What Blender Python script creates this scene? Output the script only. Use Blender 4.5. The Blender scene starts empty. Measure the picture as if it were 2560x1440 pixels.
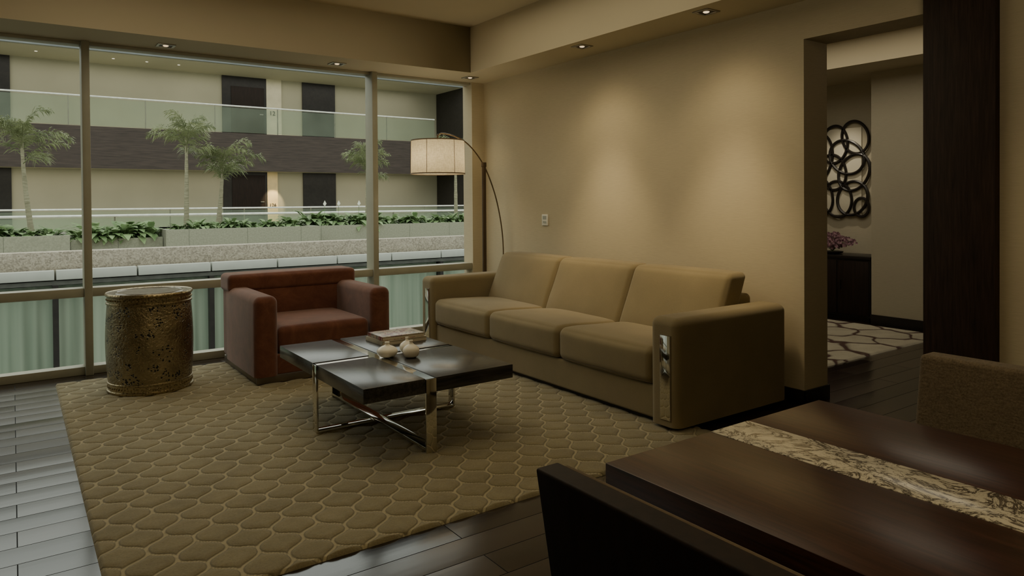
import bpy, bmesh, math, random
from mathutils import Vector, Matrix, noise as mnoise
random.seed(7)
C = bpy.context.scene.collection
PI = math.pi
# ------------------------------------------------------------------ materials
class NT:
    def __init__(s, name):
        s.m = bpy.data.materials.new(name); s.m.use_nodes = True
        s.t = s.m.node_tree; s.b = s.t.nodes['Principled BSDF']; s.out = s.t.nodes['Material Output']
        s._c = None
    def n(s, typ, **kw):
        nd = s.t.nodes.new(typ)
        for k, v in kw.items(): setattr(nd, k, v)
        return nd
    def l(s, a, b): s.t.links.new(a, b)
    def co(s):
        if s._c is None: s._c = s.n('ShaderNodeTexCoord').outputs['Object']
        return s._c
    def inp(s, sock, v):
        if isinstance(v, bpy.types.NodeSocket): s.l(v, sock)
        else: sock.default_value = v
    def mth(s, op, a, b=0.0, c=None, clamp=False):
        nd = s.n('ShaderNodeMath', operation=op, use_clamp=clamp)
        s.inp(nd.inputs[0], a); s.inp(nd.inputs[1], b)
        if c is not None: s.inp(nd.inputs[2], c)
        return nd.outputs[0]
    def map(s, scale=(1,1,1), rot=(0,0,0), loc=(0,0,0)):
        nd = s.n('ShaderNodeMapping'); s.l(s.co(), nd.inputs[0])
        nd.inputs['Scale'].default_value = scale; nd.inputs['Rotation'].default_value = rot; nd.inputs['Location'].default_value = loc
        return nd.outputs[0]
    def noise(s, scale=5, detail=4, rough=.5, vec=None, dist=0):
        nd = s.n('ShaderNodeTexNoise'); nd.inputs['Scale'].default_value = scale; nd.inputs['Detail'].default_value = detail
        nd.inputs['Roughness'].default_value = rough; nd.inputs['Distortion'].default_value = dist
        s.l(vec if vec is not None else s.co(), nd.inputs['Vector']); return nd.outputs['Fac']
    def ramp(s, fac, stops):
        nd = s.n('ShaderNodeValToRGB'); s.l(fac, nd.inputs[0]); e = nd.color_ramp.elements
        while len(e) < len(stops): e.new(.5)
        for i, (p, c) in enumerate(stops):
            e[i].position = p; e[i].color = (*c, 1) if len(c) == 3 else c
        return nd.outputs[0]
    def mix(s, fac, a, b, blend='MIX'):
        nd = s.n('ShaderNodeMix', data_type='RGBA', blend_type=blend)
        s.inp(nd.inputs[0], fac)
        for i, v in ((6, a), (7, b)):
            if isinstance(v, tuple): nd.inputs[i].default_value = (*v, 1)
            else: s.l(v, nd.inputs[i])
        return nd.outputs[2]
    def bump(s, h, strength=.3, dist=.01):
        nd = s.n('ShaderNodeBump'); nd.inputs['Strength'].default_value = strength; nd.inputs['Distance'].default_value = dist
        s.l(h, nd.inputs['Height']); s.l(nd.outputs[0], s.b.inputs['Normal'])
    def set(s, **kw):
        for k, v in kw.items():
            key = {'color': 'Base Color', 'rough': 'Roughness', 'metal': 'Metallic', 'spec': 'Specular IOR Level',
                   'coat': 'Coat Weight', 'coatr': 'Coat Roughness', 'sheen': 'Sheen Weight', 'em': 'Emission Color', 'ems': 'Emission Strength',
                   'trans': 'Transmission Weight', 'alpha': 'Alpha', 'sss': 'Subsurface Weight', 'sheenr': 'Sheen Roughness'}[k]
            if isinstance(v, tuple) and len(v) == 3: v = (*v, 1)
            s.inp(s.b.inputs[key], v)
        return s

def plain(name, col, rough=.5, metal=0, var=.12, nscale=8, bump=0, bscale=60, **kw):
    t = NT(name)
    f = t.noise(nscale, 4)
    c = t.ramp(f, [(.3, tuple(x*(1-var) for x in col)), (.7, tuple(min(1, x*(1+var)) for x in col))])
    t.set(color=c, rough=rough, metal=metal, **kw)
    if bump: t.bump(t.noise(bscale, 3), bump, .004)
    return t.m

def fabric(name, col, var=.15, scale=350, big=4, sheen=.3, rough=.95, bump=.35):
    t = NT(name)
    w1 = t.noise(scale, 2, .6, t.map((1, .25, 1))); w2 = t.noise(scale, 2, .6, t.map((.25, 1, 1)))
    w = t.mth('ADD', w1, w2); w = t.mth('MULTIPLY', w, .5)
    b = t.noise(big, 4)
    f = t.mth('MULTIPLY_ADD', b, .45, t.mth('MULTIPLY', w, .55))
    c = t.ramp(f, [(.35, tuple(x*(1-var) for x in col)), (.65, tuple(x*(1+var) for x in col))])
    t.set(color=c, rough=rough, sheen=sheen, spec=.2); t.bump(w, bump, .002)
    return t.m

M = {}
def wallmat(name, col):
    t = NT(name)
    h = t.noise(60, 3, .6, t.map((.25, .25, 6))); b = t.noise(1.3, 3)
    f = t.mth('MULTIPLY_ADD', b, .4, t.mth('MULTIPLY', h, .6))
    c = t.ramp(f, [(.35, tuple(x*.92 for x in col)), (.65, tuple(x*1.06 for x in col))])
    t.set(color=c, rough=.75, spec=.25); t.bump(h, .12, .003); return t.m
M['wall'] = wallmat('grasscloth_wallpaper', (.53, .46, .32))
M['bedwall'] = wallmat('bedroom_wallpaper', (.46, .42, .32))
M['ceil'] = plain('ceiling_paint', (.57, .50, .35), .8, var=.02, nscale=2)
M['frame'] = plain('window_frame_paint', (.36, .35, .27), .45, var=.05)
# floor planks along X
PW = .15
t = NT('dark_plank_floor')
br = t.n('ShaderNodeTexBrick'); t.l(t.map((1, 1, 1)), br.inputs['Vector'])
br.inputs['Scale'].default_value = 1; br.inputs['Brick Width'].default_value = 1.35; br.inputs['Row Height'].default_value = PW
br.inputs['Mortar Size'].default_value = .0020; br.inputs['Mortar Smooth'].default_value = .3; br.offset = .37
br.inputs['Color1'].default_value = (0, 0, 0, 1); br.inputs['Color2'].default_value = (1, 1, 1, 1); br.inputs['Mortar'].default_value = (.5, .5, .5, 1)
sep = t.n('ShaderNodeSeparateXYZ'); t.l(t.co(), sep.inputs[0])
fy = t.mth('SUBTRACT', t.mth('FRACT', t.mth('DIVIDE', t.mth('ADD', sep.outputs[1], PW*80), PW)), .5)
cup = t.mth('MULTIPLY', fy, fy)
tilt = t.mth('MULTIPLY', fy, t.mth('SUBTRACT', br.outputs['Color'], .5))
g = t.noise(14, 6, .6, t.map((1, 14, 1)))
pc = t.mix(br.outputs['Color'], (.018, .012, .009), (.050, .034, .025))
c = t.mix(.6, pc, t.ramp(g, [(.3, (.3, .3, .3)), (.7, (1, 1, 1))]), 'MULTIPLY')
c = t.mix(br.outputs['Fac'], c, (.002, .002, .002))
r0 = t.mth('MULTIPLY_ADD', g, .08, t.mth('MULTIPLY_ADD', br.outputs['Color'], .08, .10))
r1 = t.mth('MULTIPLY_ADD', br.outputs['Fac'], .5, r0)
sp_ = t.mth('MULTIPLY_ADD', br.outputs['Fac'], -.7, t.mth('MULTIPLY_ADD', br.outputs['Color'], .25, .65))
t.set(color=c, rough=r1, spec=sp_)
wv = t.noise(3, 2, .5, t.map((.6, 6, 1)))
hh = t.mth('MULTIPLY_ADD', br.outputs['Fac'], -.4, t.mth('MULTIPLY_ADD', wv, .15, t.mth('MULTIPLY_ADD', cup, -1.5, t.mth('MULTIPLY', tilt, 1.2)))); t.bump(hh, .5, .004)
M['floor'] = t.m
# carved rug: cell-edge distance is stored on the mesh
def carved(name, base, line, lw):
    t = NT(name)
    at = t.n('ShaderNodeAttribute'); at.attribute_name = 'celldist'; dd = at.outputs['Fac']   # metres from the cell outline
    d = t.mth('MULTIPLY', dd, 20.0)
    ln = t.ramp(d, [(lw*20*.6, (1, 1, 1)), (lw*20*1.25, (0, 0, 0))])
    gr = t.ramp(d, [(lw*20*1.1, (0, 0, 0)), (lw*20*2.2, (1, 1, 1))])  # groove mask: shade beside the outlines is painted into the pile colour
    pile = t.noise(150, 4, .8); bl = t.noise(4, 5, .6)
    bc = t.ramp(t.mth('MULTIPLY_ADD', bl, .45, t.mth('MULTIPLY', pile, .55)), [(.32, tuple(v*.66 for v in base)), (.68, tuple(v*1.25 for v in base))])
    c = t.mix(ln, t.mix(gr, tuple(v*.58 for v in base), bc), t.mix(pile, tuple(v*.75 for v in line), tuple(v*1.2 for v in line)))
    t.set(color=c, rough=1, sheen=.3, spec=.1)
    t.bump(t.mth('ADD', t.mth('MULTIPLY', pile, .8), t.mth('MULTIPLY', gr, .5)), .8, .005)
    return t.m
M['rug'] = carved('carved_rug_pile', (.285, .24, .135), (.45, .38, .225), .0055)
M['rug2'] = carved('bedroom_rug_pile', (.52, .48, .37), (.07, .025, .02), .017)
M['sofa'] = fabric('olive_tan_weave', (.235, .187, .103), .10, 420, 5, .2)
M['sofa_dark'] = fabric('olive_tan_piping', (.15, .115, .065))
t = NT('rust_suede'); b = t.noise(6, 6, .7, dist=.8)
c = t.ramp(b, [(.28, (.095, .034, .020)), (.5, (.135, .050, .029)), (.72, (.185, .074, .043))]); t.set(color=c, rough=.9, sheen=.3, spec=.1, sheenr=.5); t.bump(t.noise(300, 2), .25, .002)
M['suede'] = t.m
M['tweed'] = fabric('brown_tweed', (.18, .14, .095), .38, 190, 260, .15, .95, .9)
M['padtan'] = fabric('tan_chair_padding', (.13, .09, .05), .2, 300)
M['chrome'] = plain('polished_chrome', (.68, .66, .60), .06, 1, var=.03)
M['black'] = plain('black_lacquer', (.012, .010, .009), .35)
M['plinth'] = plain('brushed_dark_metal', (.20, .17, .14), .35, .8)
def wood(name, dark, lite, rough=.25, axis='y', coat=.3, sc=10, spec=.5):
    t = NT(name)
    mp = {'x': (1, 16, 16), 'y': (16, 1, 16), 'z': (16, 16, 1)}[axis]
    g = t.noise(sc*.35, 7, .6, t.map(mp), .3)
    c = t.ramp(g, [(.3, dark), (.7, lite)]); t.set(color=c, rough=rough*1.2, coat=coat, coatr=.12, spec=spec)
    t.bump(g, .05, .002); return t.m
M['dwood'] = wood('dark_mahogany', (.026, .009, .006), (.090, .034, .021), .24, 'y', 0, 20, .4)
M['dwoodz'] = wood('dark_wenge_upright', (.010, .006, .004), (.024, .013, .009), .5, 'z', 0, 10, .3)
M['column'] = wood('dark_brown_panel', (.014, .008, .005), (.048, .026, .017), .5, 'z', 0, 16, .3)
M['ctop'] = wood('black_brushed_lacquer', (.016, .016, .016), (.070, .067, .062), .22, 'y', .15, 9)
M['ctopx'] = wood('black_brushed_lacquer_cross', (.016, .016, .016), (.070, .067, .062), .22, 'x', .15, 9)
t = NT('veined_marble')
n1 = t.noise(10, 7, .66, t.map((1.3, .9, 1), (0, 0, .6)), 1.6); v1 = t.mth('ABSOLUTE', t.mth('SUBTRACT', n1, .5))
n2 = t.noise(21, 6, .62, t.map((1, 1.3, 1), (0, 0, -.4)), 1.2); v2 = t.mth('ABSOLUTE', t.mth('SUBTRACT', n2, .5))
msk = t.mth('MULTIPLY', t.noise(5, 2), .04)
v = t.mth('MINIMUM', v1, t.mth('ADD', v2, msk))
c = t.ramp(v, [(.0, (.07, .06, .05)), (.014, (.20, .17, .135)), (.032, (.78, .73, .60)), (.2, (.88, .84, .72))])
t.set(color=c, rough=.2, spec=.5); M['marble'] = t.m
# brass
t = NT('hammered_brass'); vo = t.n('ShaderNodeTexVoronoi'); vo.inputs['Scale'].default_value = 58; t.l(t.co(), vo.inputs['Vector'])
big = t.n('ShaderNodeTexVoronoi'); big.inputs['Scale'].default_value = 13; t.l(t.co(), big.inputs['Vector'])
hole = t.ramp(vo.outputs['Distance'], [(.32, (0, 0, 0)), (.40, (1, 1, 1))])
inb = t.ramp(big.outputs['Distance'], [(.46, (0, 0, 0)), (.51, (1, 1, 1))])
bigh = t.ramp(big.outputs['Distance'], [(.12, (0, 0, 0)), (.16, (1, 1, 1))])
hm = t.mth('MULTIPLY', t.mth('MAXIMUM', hole, inb), bigh)
c = t.mix(hm, (.004, .0035, .003), t.ramp(t.noise(9), [(.3, (.22, .18, .105)), (.7, (.38, .315, .19))])); t.set(color=c, metal=t.mth('MULTIPLY', hm, .9), rough=.26)
t.bump(t.mth('ADD', hm, t.mth('MULTIPLY', t.noise(60, 3, .6), 2.0)), .8, .005); M['brassp'] = t.m
t = NT('brass_band'); sp = t.n('ShaderNodeTexVoronoi'); sp.inputs['Scale'].default_value = 70; t.l(t.co(), sp.inputs['Vector'])
t.set(color=t.ramp(sp.outputs['Distance'], [(.1, (.13, .10, .06)), (.5, (.38, .31, .18))]), metal=.9, rough=.28); t.bump(sp.outputs['Distance'], .5, .003); M['brass'] = t.m
t = NT('mother_of_pearl_top'); vv = t.n('ShaderNodeTexVoronoi'); vv.inputs['Scale'].default_value = 26; t.l(t.co(), vv.inputs['Vector'])
t.set(color=t.ramp(vv.outputs['Distance'], [(.1, (.40, .38, .30)), (.5, (.16, .13, .09))]), rough=.2, metal=.3, coat=.3); M['pearl'] = t.m
M['bronze'] = plain('antique_bronze', (.085, .055, .03), .35, .3)
M['arcmetal'] = plain('brushed_bronze_arc', (.22, .16, .095), .3, .8)
t = NT('linen_lampshade'); w = t.noise(120, 3, .7, t.map((1, 1, .25))); w2 = t.noise(120, 3, .7, t.map((.2, .2, 2)))
c = t.ramp(t.mth('MULTIPLY', t.mth('ADD', w, w2), .5), [(.35, (.46, .38, .25)), (.65, (.72, .63, .45))])
tr = t.n('ShaderNodeBsdfTranslucent'); t.l(c, tr.inputs[0]); df = t.n('ShaderNodeBsdfDiffuse'); t.l(c, df.inputs[0])
mx = t.n('ShaderNodeMixShader'); mx.inputs[0].default_value = .5; t.l(df.outputs[0], mx.inputs[1]); t.l(tr.outputs[0], mx.inputs[2]); t.l(mx.outputs[0], t.out.inputs[0]); M['shade'] = t.m
M['shadeband'] = fabric('shade_trim', (.20, .14, .09))
M['ceramic'] = plain('white_ceramic', (.84, .79, .67), .35, var=.02)
def emis(name, col, s):
    t = NT(name); t.set(color=col, em=t.ramp(t.noise(3), [(.3, tuple(x*.95 for x in col)), (.7, col)]), ems=s, rough=.6); return t.m
M['bulb'] = emis('halogen_bulb', (1, .74, .42), 1.4)
M['extbulb'] = emis('corridor_downlight_glow', (1, .93, .75), 1.2)
M['steel'] = plain('satin_steel', (.38, .35, .30), .3, .9)
M['dark_in'] = plain('dark_recess', (.06, .045, .03), .5)
M['plastic'] = plain('white_plastic', (.80, .78, .68), .4, var=.02)
M['screen'] = plain('grey_screen', (.38, .40, .36), .3)
t = NT('pale_railing_glass'); a = t.n('ShaderNodeBsdfTransparent'); a.inputs[0].default_value = (.93, .97, .93, 1); d = t.n('ShaderNodeBsdfDiffuse'); d.inputs[0].default_value = (.48, .54, .44, 1)
m = t.n('ShaderNodeMixShader'); t.l(t.ramp(t.noise(.6), [(.3, (.08,)*3), (.7, (.16,)*3)]), m.inputs[0]); t.l(a.outputs[0], m.inputs[1]); t.l(d.outputs[0], m.inputs[2]); t.l(m.outputs[0], t.out.inputs[0]); M['rglass'] = t.m
# exterior
M['ewall'] = plain('corridor_cream_paint', (.43, .405, .30), .85, var=.10, nscale=.35)
M['edark'] = plain('corridor_dark_timber', (.018, .015, .013), .5, var=.3)
M['eband'] = plain('shadow_gap_metal', (.09, .095, .085), .5, var=.2)
M['elite'] = plain('corridor_pale_stone', (.70, .64, .47), .6, var=.12, nscale=2)
M['ewood'] = wood('dark_fascia_timber', (.035, .025, .021), (.08, .058, .048), .5, 'x', 0, 4)
M['eblue'] = plain('blue_grey_fascia', (.20, .22, .23), .4, var=.2, nscale=1)
def granite(name, a, b_, c_, sc=26):
    t = NT(name); vo = t.n('ShaderNodeTexVoronoi'); vo.inputs['Scale'].default_value = sc; t.l(t.co(), vo.inputs['Vector'])
    sv = t.n('ShaderNodeSeparateColor'); t.l(vo.outputs['Color'], sv.inputs[0])
    f = t.mth('MULTIPLY_ADD', t.noise(6, 6, .8), .5, t.mth('MULTIPLY', sv.outputs[0], .5))
    t.set(color=t.ramp(f, [(.25, a), (.5, b_), (.78, c_)]), rough=.8, spec=.1); return t.m
M['granite'] = granite('pink_granite', (.24, .215, .175), (.345, .31, .25), (.44, .40, .33), 50)
M['granite3'] = granite('terrace_paving', (.20, .19, .145), (.30, .28, .22), (.38, .355, .28), 9)
t = NT('grey_granite'); br = t.n('ShaderNodeTexBrick'); t.l(t.map((1, 1, 1), (PI/2, 0, 0)), br.inputs['Vector']); br.offset = 0; br.inputs['Scale'].default_value = 1
br.inputs['Brick Width'].default_value = 1.2; br.inputs['Row Height'].default_value = .8; br.inputs['Mortar Size'].default_value = .006
gn = t.ramp(t.noise(30, 6, .85), [(.3, (.19, .20, .15)), (.7, (.37, .375, .29))]); t.l(gn, br.inputs['Color1']); t.l(gn, br.inputs['Color2']); br.inputs['Mortar'].default_value = (.15, .16, .12, 1)
t.set(color=br.outputs['Color'], rough=.6); M['granite2'] = t.m
M['coping'] = plain('pale_metal_coping', (.46, .48, .44), .5, .0, var=.04)
t = NT('sheer_curtain'); w = t.noise(3.5, 3, .6, t.map((1, 1, .05))); t.set(color=t.ramp(w, [(.3, (.22, .28, .215)), (.7, (.37, .43, .34))]), rough=.9, spec=.1); M['curtain'] = t.m
M['soil'] = plain('dark_soil', (.05, .04, .03), .9, var=.4, nscale=12)
def leafm(name, a, b):
    t = NT(name); c = t.ramp(t.noise(3, 4), [(.3, a), (.7, b)])
    tr = t.n('ShaderNodeBsdfTranslucent'); t.l(c, tr.inputs[0]); mx = t.n('ShaderNodeMixShader'); mx.inputs[0].default_value = .3
    t.set(color=c, rough=.5, spec=.3); t.l(t.b.outputs[0], mx.inputs[1]); t.l(tr.outputs[0], mx.inputs[2]); t.l(mx.outputs[0], t.out.inputs[0]); return t.m
M['palm'] = leafm('palm_green', (.09, .115, .05), (.28, .31, .16))
M['leaf'] = leafm('glossy_leaf_green', (.08, .15, .05), (.34, .46, .23))
M['flower'] = plain('white_flower', (.80, .82, .72), .6)
t = NT('palm_bark'); w = t.noise(6, 4, .6, t.map((1, 1, 8))); t.set(color=t.ramp(w, [(.3, (.17, .16, .10)), (.7, (.36, .34, .24))]), rough=.85); M['bark'] = t.m
M['orchid'] = plain('dusty_purple_orchid_petal', (.30, .17, .21), .7, var=.45, nscale=40)
t = NT('illustrated_cover'); t.set(color=t.ramp(t.noise(16, 4, .7, dist=1), [(.3, (.05, .03, .03)), (.45, (.22, .04, .04)), (.52, (.60, .52, .38)), (.6, (.10, .08, .08)), (.7, (.5, .45, .36))]), rough=.35, coat=.1); M['cover'] = t.m
M['cover2'] = plain('cream_book_cover', (.42, .37, .27), .4, var=.3)
t = NT('page_edges'); t.set(color=t.ramp(t.noise(60, 2, .5, t.map((.1, .1, 8))), [(.3, (.48, .41, .30)), (.7, (.74, .67, .52))]), rough=.8); M['pages'] = t.m
M['artblack'] = plain('black_art_ring', (.015, .012, .01), .4)
M['artback'] = plain('cream_art_panel', (.66, .62, .50), .7, var=.04)
M['chromeext'] = plain('bright_rail_metal', (.80, .81, .76), .35, .1)

# ------------------------------------------------------------------ geometry helpers
def NB(): return bmesh.new()
def merge(bm, t):
    me = bpy.data.meshes.new('tmp'); t.to_mesh(me); t.free(); bm.from_mesh(me); bpy.data.meshes.remove(me)
def bx(bm, x0, x1, y0, y1, z0, z1, bev=0, seg=2):
    t = bmesh.new(); bmesh.ops.create_cube(t, size=1)
    for v in t.verts: v.co = Vector(((x0+x1)/2 + v.co.x*(x1-x0), (y0+y1)/2 + v.co.y*(y1-y0), (z0+z1)/2 + v.co.z*(z1-z0)))
    if bev: bmesh.ops.bevel(t, geom=t.edges[:], offset=bev, segments=seg, profile=.5, affect='EDGES')
    merge(bm, t); return bm
def soft(bm, x0, x1, y0, y1, z0, z1, r, n=8, crown=(0, 0, 0), zmin=None, fn=None, rs=4):
    h = [(x1-x0)/2, (y1-y0)/2, (z1-z0)/2]; c = [(x0+x1)/2, (y0+y1)/2, (z0+z1)/2]
    r = min(r, min(h)*.999)
    def ax(i):
        hi = h[i]-r; a = [hi + r*math.tan(math.radians(45*k/rs)) for k in range(rs+1)]
        mid = [-hi + 2*hi*k/n for k in range(n+1)]
        return [-v for v in reversed(a[1:])] + mid + a[1:]
    A = [ax(0), ax(1), ax(2)]; t = bmesh.new(); cache = {}
    def vert(p):
        k = tuple(round(v, 6) for v in p)
        if k in cache: return cache[k]
        inn = [max(-(h[i]-r), min(h[i]-r, p[i])) for i in range(3)]; d = Vector([p[i]-inn[i] for i in range(3)])
        if d.length > 1e-9: d = d.normalized()*r
        q = Vector(inn) + d; u = [p[i]/h[i] for i in range(3)]
        for i in range(3):
            if crown[i]:
                j, k2 = (i+1) % 3, (i+2) % 3
                q[i] += crown[i]*u[i]*(1-u[j]**4)*(1-u[k2]**4)
        q += Vector(c)
        if zmin is not None and q.z < zmin: q.z = zmin
        if fn: q = fn(q)
        cache[k] = t.verts.new(q); return cache[k]
    for i in range(3):
        j, k2 = (i+1) % 3, (i+2) % 3
        for s in (-1, 1):
            for a in range(len(A[j])-1):
                for b in range(len(A[k2])-1):
                    q = []
                    for (da, db) in ((0, 0), (1, 0), (1, 1), (0, 1)):
                        p = [0, 0, 0]; p[i] = s*h[i]; p[j] = A[j][a+da]; p[k2] = A[k2][b+db]; q.append(vert(p))
                    if s < 0: q.reverse()
                    try: t.faces.new(q)
                    except ValueError: pass
    merge(bm, t); return bm
def tube(bm, pts, r, seg=8, closed=False, flat=None):
    pts = [Vector(p) for p in pts]; n = len(pts); rings = []; up = None
    for i, p in enumerate(pts):
        if closed: d = pts[(i+1) % n] - pts[i-1]
        else: d = pts[min(i+1, n-1)] - pts[max(i-1, 0)]
        d.normalize()
        if up is None: up = Vector((0, 0, 1)) if abs(d.z) < .9 else Vector((1, 0, 0))
        if flat is not None: up = Vector(flat)
        s = d.cross(up).normalized(); u = s.cross(d).normalized(); up = u
        rr = r[i] if isinstance(r, (list, tuple)) else r
        rings.append([bm.verts.new(p + s*math.cos(2*PI*k/seg)*rr + u*math.sin(2*PI*k/seg)*rr) for k in range(seg)])
    m = n if closed else n-1
    for i in range(m):
        a, b = rings[i], rings[(i+1) % n]
        for k in range(seg): bm.faces.new((a[k], a[(k+1) % seg], b[(k+1) % seg], b[k]))
    if not closed:
        bm.faces.new(list(reversed(rings[0]))); bm.faces.new(rings[-1])
    return bm
def lathe(bm, prof, cx, cy, seg=40):
    rings = []
    for r, z in prof:
        if r < 1e-5: rings.append([bm.verts.new((cx, cy, z))])
        else: rings.append([bm.verts.new((cx+r*math.cos(2*PI*k/seg), cy+r*math.sin(2*PI*k/seg), z)) for k in range(seg)])
    for a, b in zip(rings, rings[1:]):
        for k in range(seg):
            q = [a[k % len(a)], a[(k+1) % len(a)], b[(k+1) % len(b)], b[k % len(b)]]
            u = []
            for v in q:
                if v not in u: u.append(v)
            if len(u) > 2:
                try: bm.faces.new(u)
                except ValueError: pass
    return bm
def wl(o):
    v = Vector((0, 0, 0))
    while o: v += o.location; o = o.parent
    return v
def part(name, bm, mat, parent=None, label=None, sharp=35):
    bmesh.ops.recalc_face_normals(bm, faces=bm.faces[:])
    if parent:
        off = wl(parent)
        for v in bm.verts: v.co -= off
    for f in bm.faces: f.smooth = True
    for e in bm.edges:
        if len(e.link_faces) == 2 and e.calc_face_angle(0) > math.radians(sharp): e.smooth = False
    me = bpy.data.meshes.new(name); bm.to_mesh(me); bm.free(); me.materials.append(M[mat] if isinstance(mat, str) else mat)
    o = bpy.data.objects.new(name, me); C.objects.link(o)
    if parent: o.parent = parent
    if label: o['label'] = label
    return o
def struct(name, bm, mat, parent=None):
    o = part(name, bm, mat, parent)
    if not parent: o['kind'] = 'structure'
    return o
def tag(o, label, cat, group=None, kind=None):
    o['label'] = label; o['category'] = cat
    if group: o['group'] = group
    if kind: o['kind'] = kind
    return o
def thing(name, label, cat, loc=(0, 0, 0), group=None, kind=None):
    o = bpy.data.objects.new(name, None); C.objects.link(o); o.location = loc; o.empty_display_size = .1
    return tag(o, label, cat, group, kind)
def copy_tree(o, parent=None):
    c = o.copy(); C.objects.link(c); c.parent = parent
    for ch in list(o.children): copy_tree(ch, c)
    return c

# ------------------------------------------------------------------ ROOM SHELL
XR, YW, ZS, ZC = 3.92, 6.08, 2.45, 2.87
XL, YB = -2.8, -2.6
struct('floor', bx(NB(), XL-.1, 8.0, YB-.1, YW+.12, -.12, 0), 'floor')
b = NB(); bx(b, XR, XR+.25, 2.483, YW+.12, 0, 3.0); bx(b, XR, XR+.25, 1.70, 2.483, 2.22, 3.0); bx(b, XR, XR+.25, YB-.1, 1.70, 0, 3.0)
struct('wall_right', b, 'wall')
struct('wall_left', bx(NB(), XL-.1, XL, YB-.1, YW+.12, 0, 3.0), 'wall')
struct('wall_back', bx(NB(), XL-.1, XR, YB-.1, YB, 0, 3.0), 'wall')
struct('wall_front', bx(NB(), 3.775, XR, YW-.05, YW+.12, 0, 3.0), 'wall')
b = NB(); bx(b, XL-.1, XR+.1, YB-.1, YW+.12, ZC, ZC+.15)
struct('ceiling', b, 'ceil')
b = NB(); bx(b, XL, XR, 5.59, YW+.12, ZS, ZC+.02); bx(b, 3.49, XR, YB, 5.59, ZS, ZC+.02)
bmesh.ops.remove_doubles(b, verts=b.verts[:], dist=1e-4)
struct('ceiling_soffit', b, 'ceil')
b = NB(); bx(b, XR-.012, XR, 2.471, YW-.05, 0, .09, .003); bx(b, XR-.012, XR+.26, 2.471, 2.483, 0, .09, .003); bx(b, XR-.012, XR, YB, 1.44, 0, .09)
struct('baseboard_right', b, 'black')
struct('trim_1', bx(NB(), XR-.05, XR+.25, 1.443, 1.775, 0, ZS-.002, .003), 'column')
def win(name, x0, x1):
    root = bpy.data.objects.new(name, None); C.objects.link(root); root.location = ((x0+x1)/2, YW, 0); root['kind'] = 'structure'
    hw = .026
    part('head_rail', bx(NB(), x0+hw, x1-hw, YW-.02, YW+.09, 2.425, ZS, .003), 'frame', root)
    part('transom', bx(NB(), x0+hw, x1-hw, YW-.04, YW+.09, .575, .64, .004), 'frame', root)
    part('bottom_rail', bx(NB(), x0+hw, x1-hw, YW-.02, YW+.09, 0, .06, .004), 'frame', root)
    part('mullion', bx(NB(), x0-hw, x0+hw, YW-.06, YW+.10, 0, ZS, .004), 'frame', root)
    return root
win('window_1', XL+.02, -1.823); win('window_2', -1.823, .451); win('window_3', .451, 2.725); win('window_4', 2.725, 3.80)

# recessed ceiling spots
spots = [(.964, 5.88), (2.30, 5.85), (3.62, 5.81), (3.62, 4.17), (3.62, 2.97)]
names = ['small square recessed downlight nearest the left window mullion', 'small square recessed downlight in the window soffit near the second mullion',
         'small square recessed downlight in the soffit corner above the arc lamp', 'small square recessed downlight over the sofa, washing the wall behind it',
         'small square recessed downlight closest to the doorway, above the sofa arm']
proto = thing('recessed_downlight', names[0], 'ceiling light', (0, 0, ZS), 'square downlights in the ceiling soffit')
b = NB()
for (a0, a1, b0, b1) in ((-.062, .062, -.062, -.045), (-.062, .062, .045, .062), (-.062, -.045, -.045, .045), (.045, .062, -.045, .045)): bx(b, a0, a1, b0, b1, ZS-.006, ZS+.0, .001)
part('trim_ring', b, 'steel', proto)
part('housing', bx(NB(), -.045, .045, -.045, .045, ZS-.002, ZS-.0005), 'dark_in', proto)
part('bulb', lathe(NB(), [(0, ZS-.010), (.014, ZS-.008), (.020, ZS-.004), (.020, ZS-.002)], 0, 0, 16), 'bulb', proto)
for i, (x, y) in enumerate(spots):
    o = proto if i == 0 else copy_tree(proto)
    o.location = (x, y, ZS); o['label'] = names[i]
def spot(x, y, z, e, ang=60, tx=0, ty=0, col=(1, .79, .47), blend=.8, size=.03):
    L = bpy.data.lights.new('spot_light', 'SPOT'); L.energy = e; L.spot_size = math.radians(ang); L.spot_blend = blend; L.color = col; L.shadow_soft_size = size
    o = bpy.data.objects.new('spot_light', L); C.objects.link(o); o.location = (x, y, z)
    o.rotation_euler = Vector((tx, ty, -1)).to_track_quat('-Z', 'Y').to_euler()
def area(x, y, z, sx, sy, e, col, d=(0, 0, -1)):
    L = bpy.data.lights.new('area_light', 'AREA'); L.shape = 'RECTANGLE'; L.size = sx; L.size_y = sy; L.energy = e; L.color = col
    o = bpy.data.objects.new('area_light', L); C.objects.link(o); o.location = (x, y, z)
    o.rotation_euler = Vector(d).to_track_quat('-Z', 'Y').to_euler(); return o
for yy in (4.17, 2.97):
    spot(3.40, yy, ZS-.16, 11, 110, .45, 0, blend=1, size=.15)
    spot(3.36, yy, ZS-.10, 62, 58, .22, 0, blend=1, size=.10)
spot(3.44, .9, ZS-.24, 24, 60, .45, .0, blend=1, size=.2)  # added spot with no fixture, brightens the wall strip beside the dark panel
spot(3.62, 5.81, ZS-.02, 9, 60, .05, 0, blend=1); spot(.964, 5.88, ZS-.02, 10, 70, 0, -.1, blend=1); spot(2.30, 5.85, ZS-.02, 10, 70, 0, -.1, blend=1)

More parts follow.
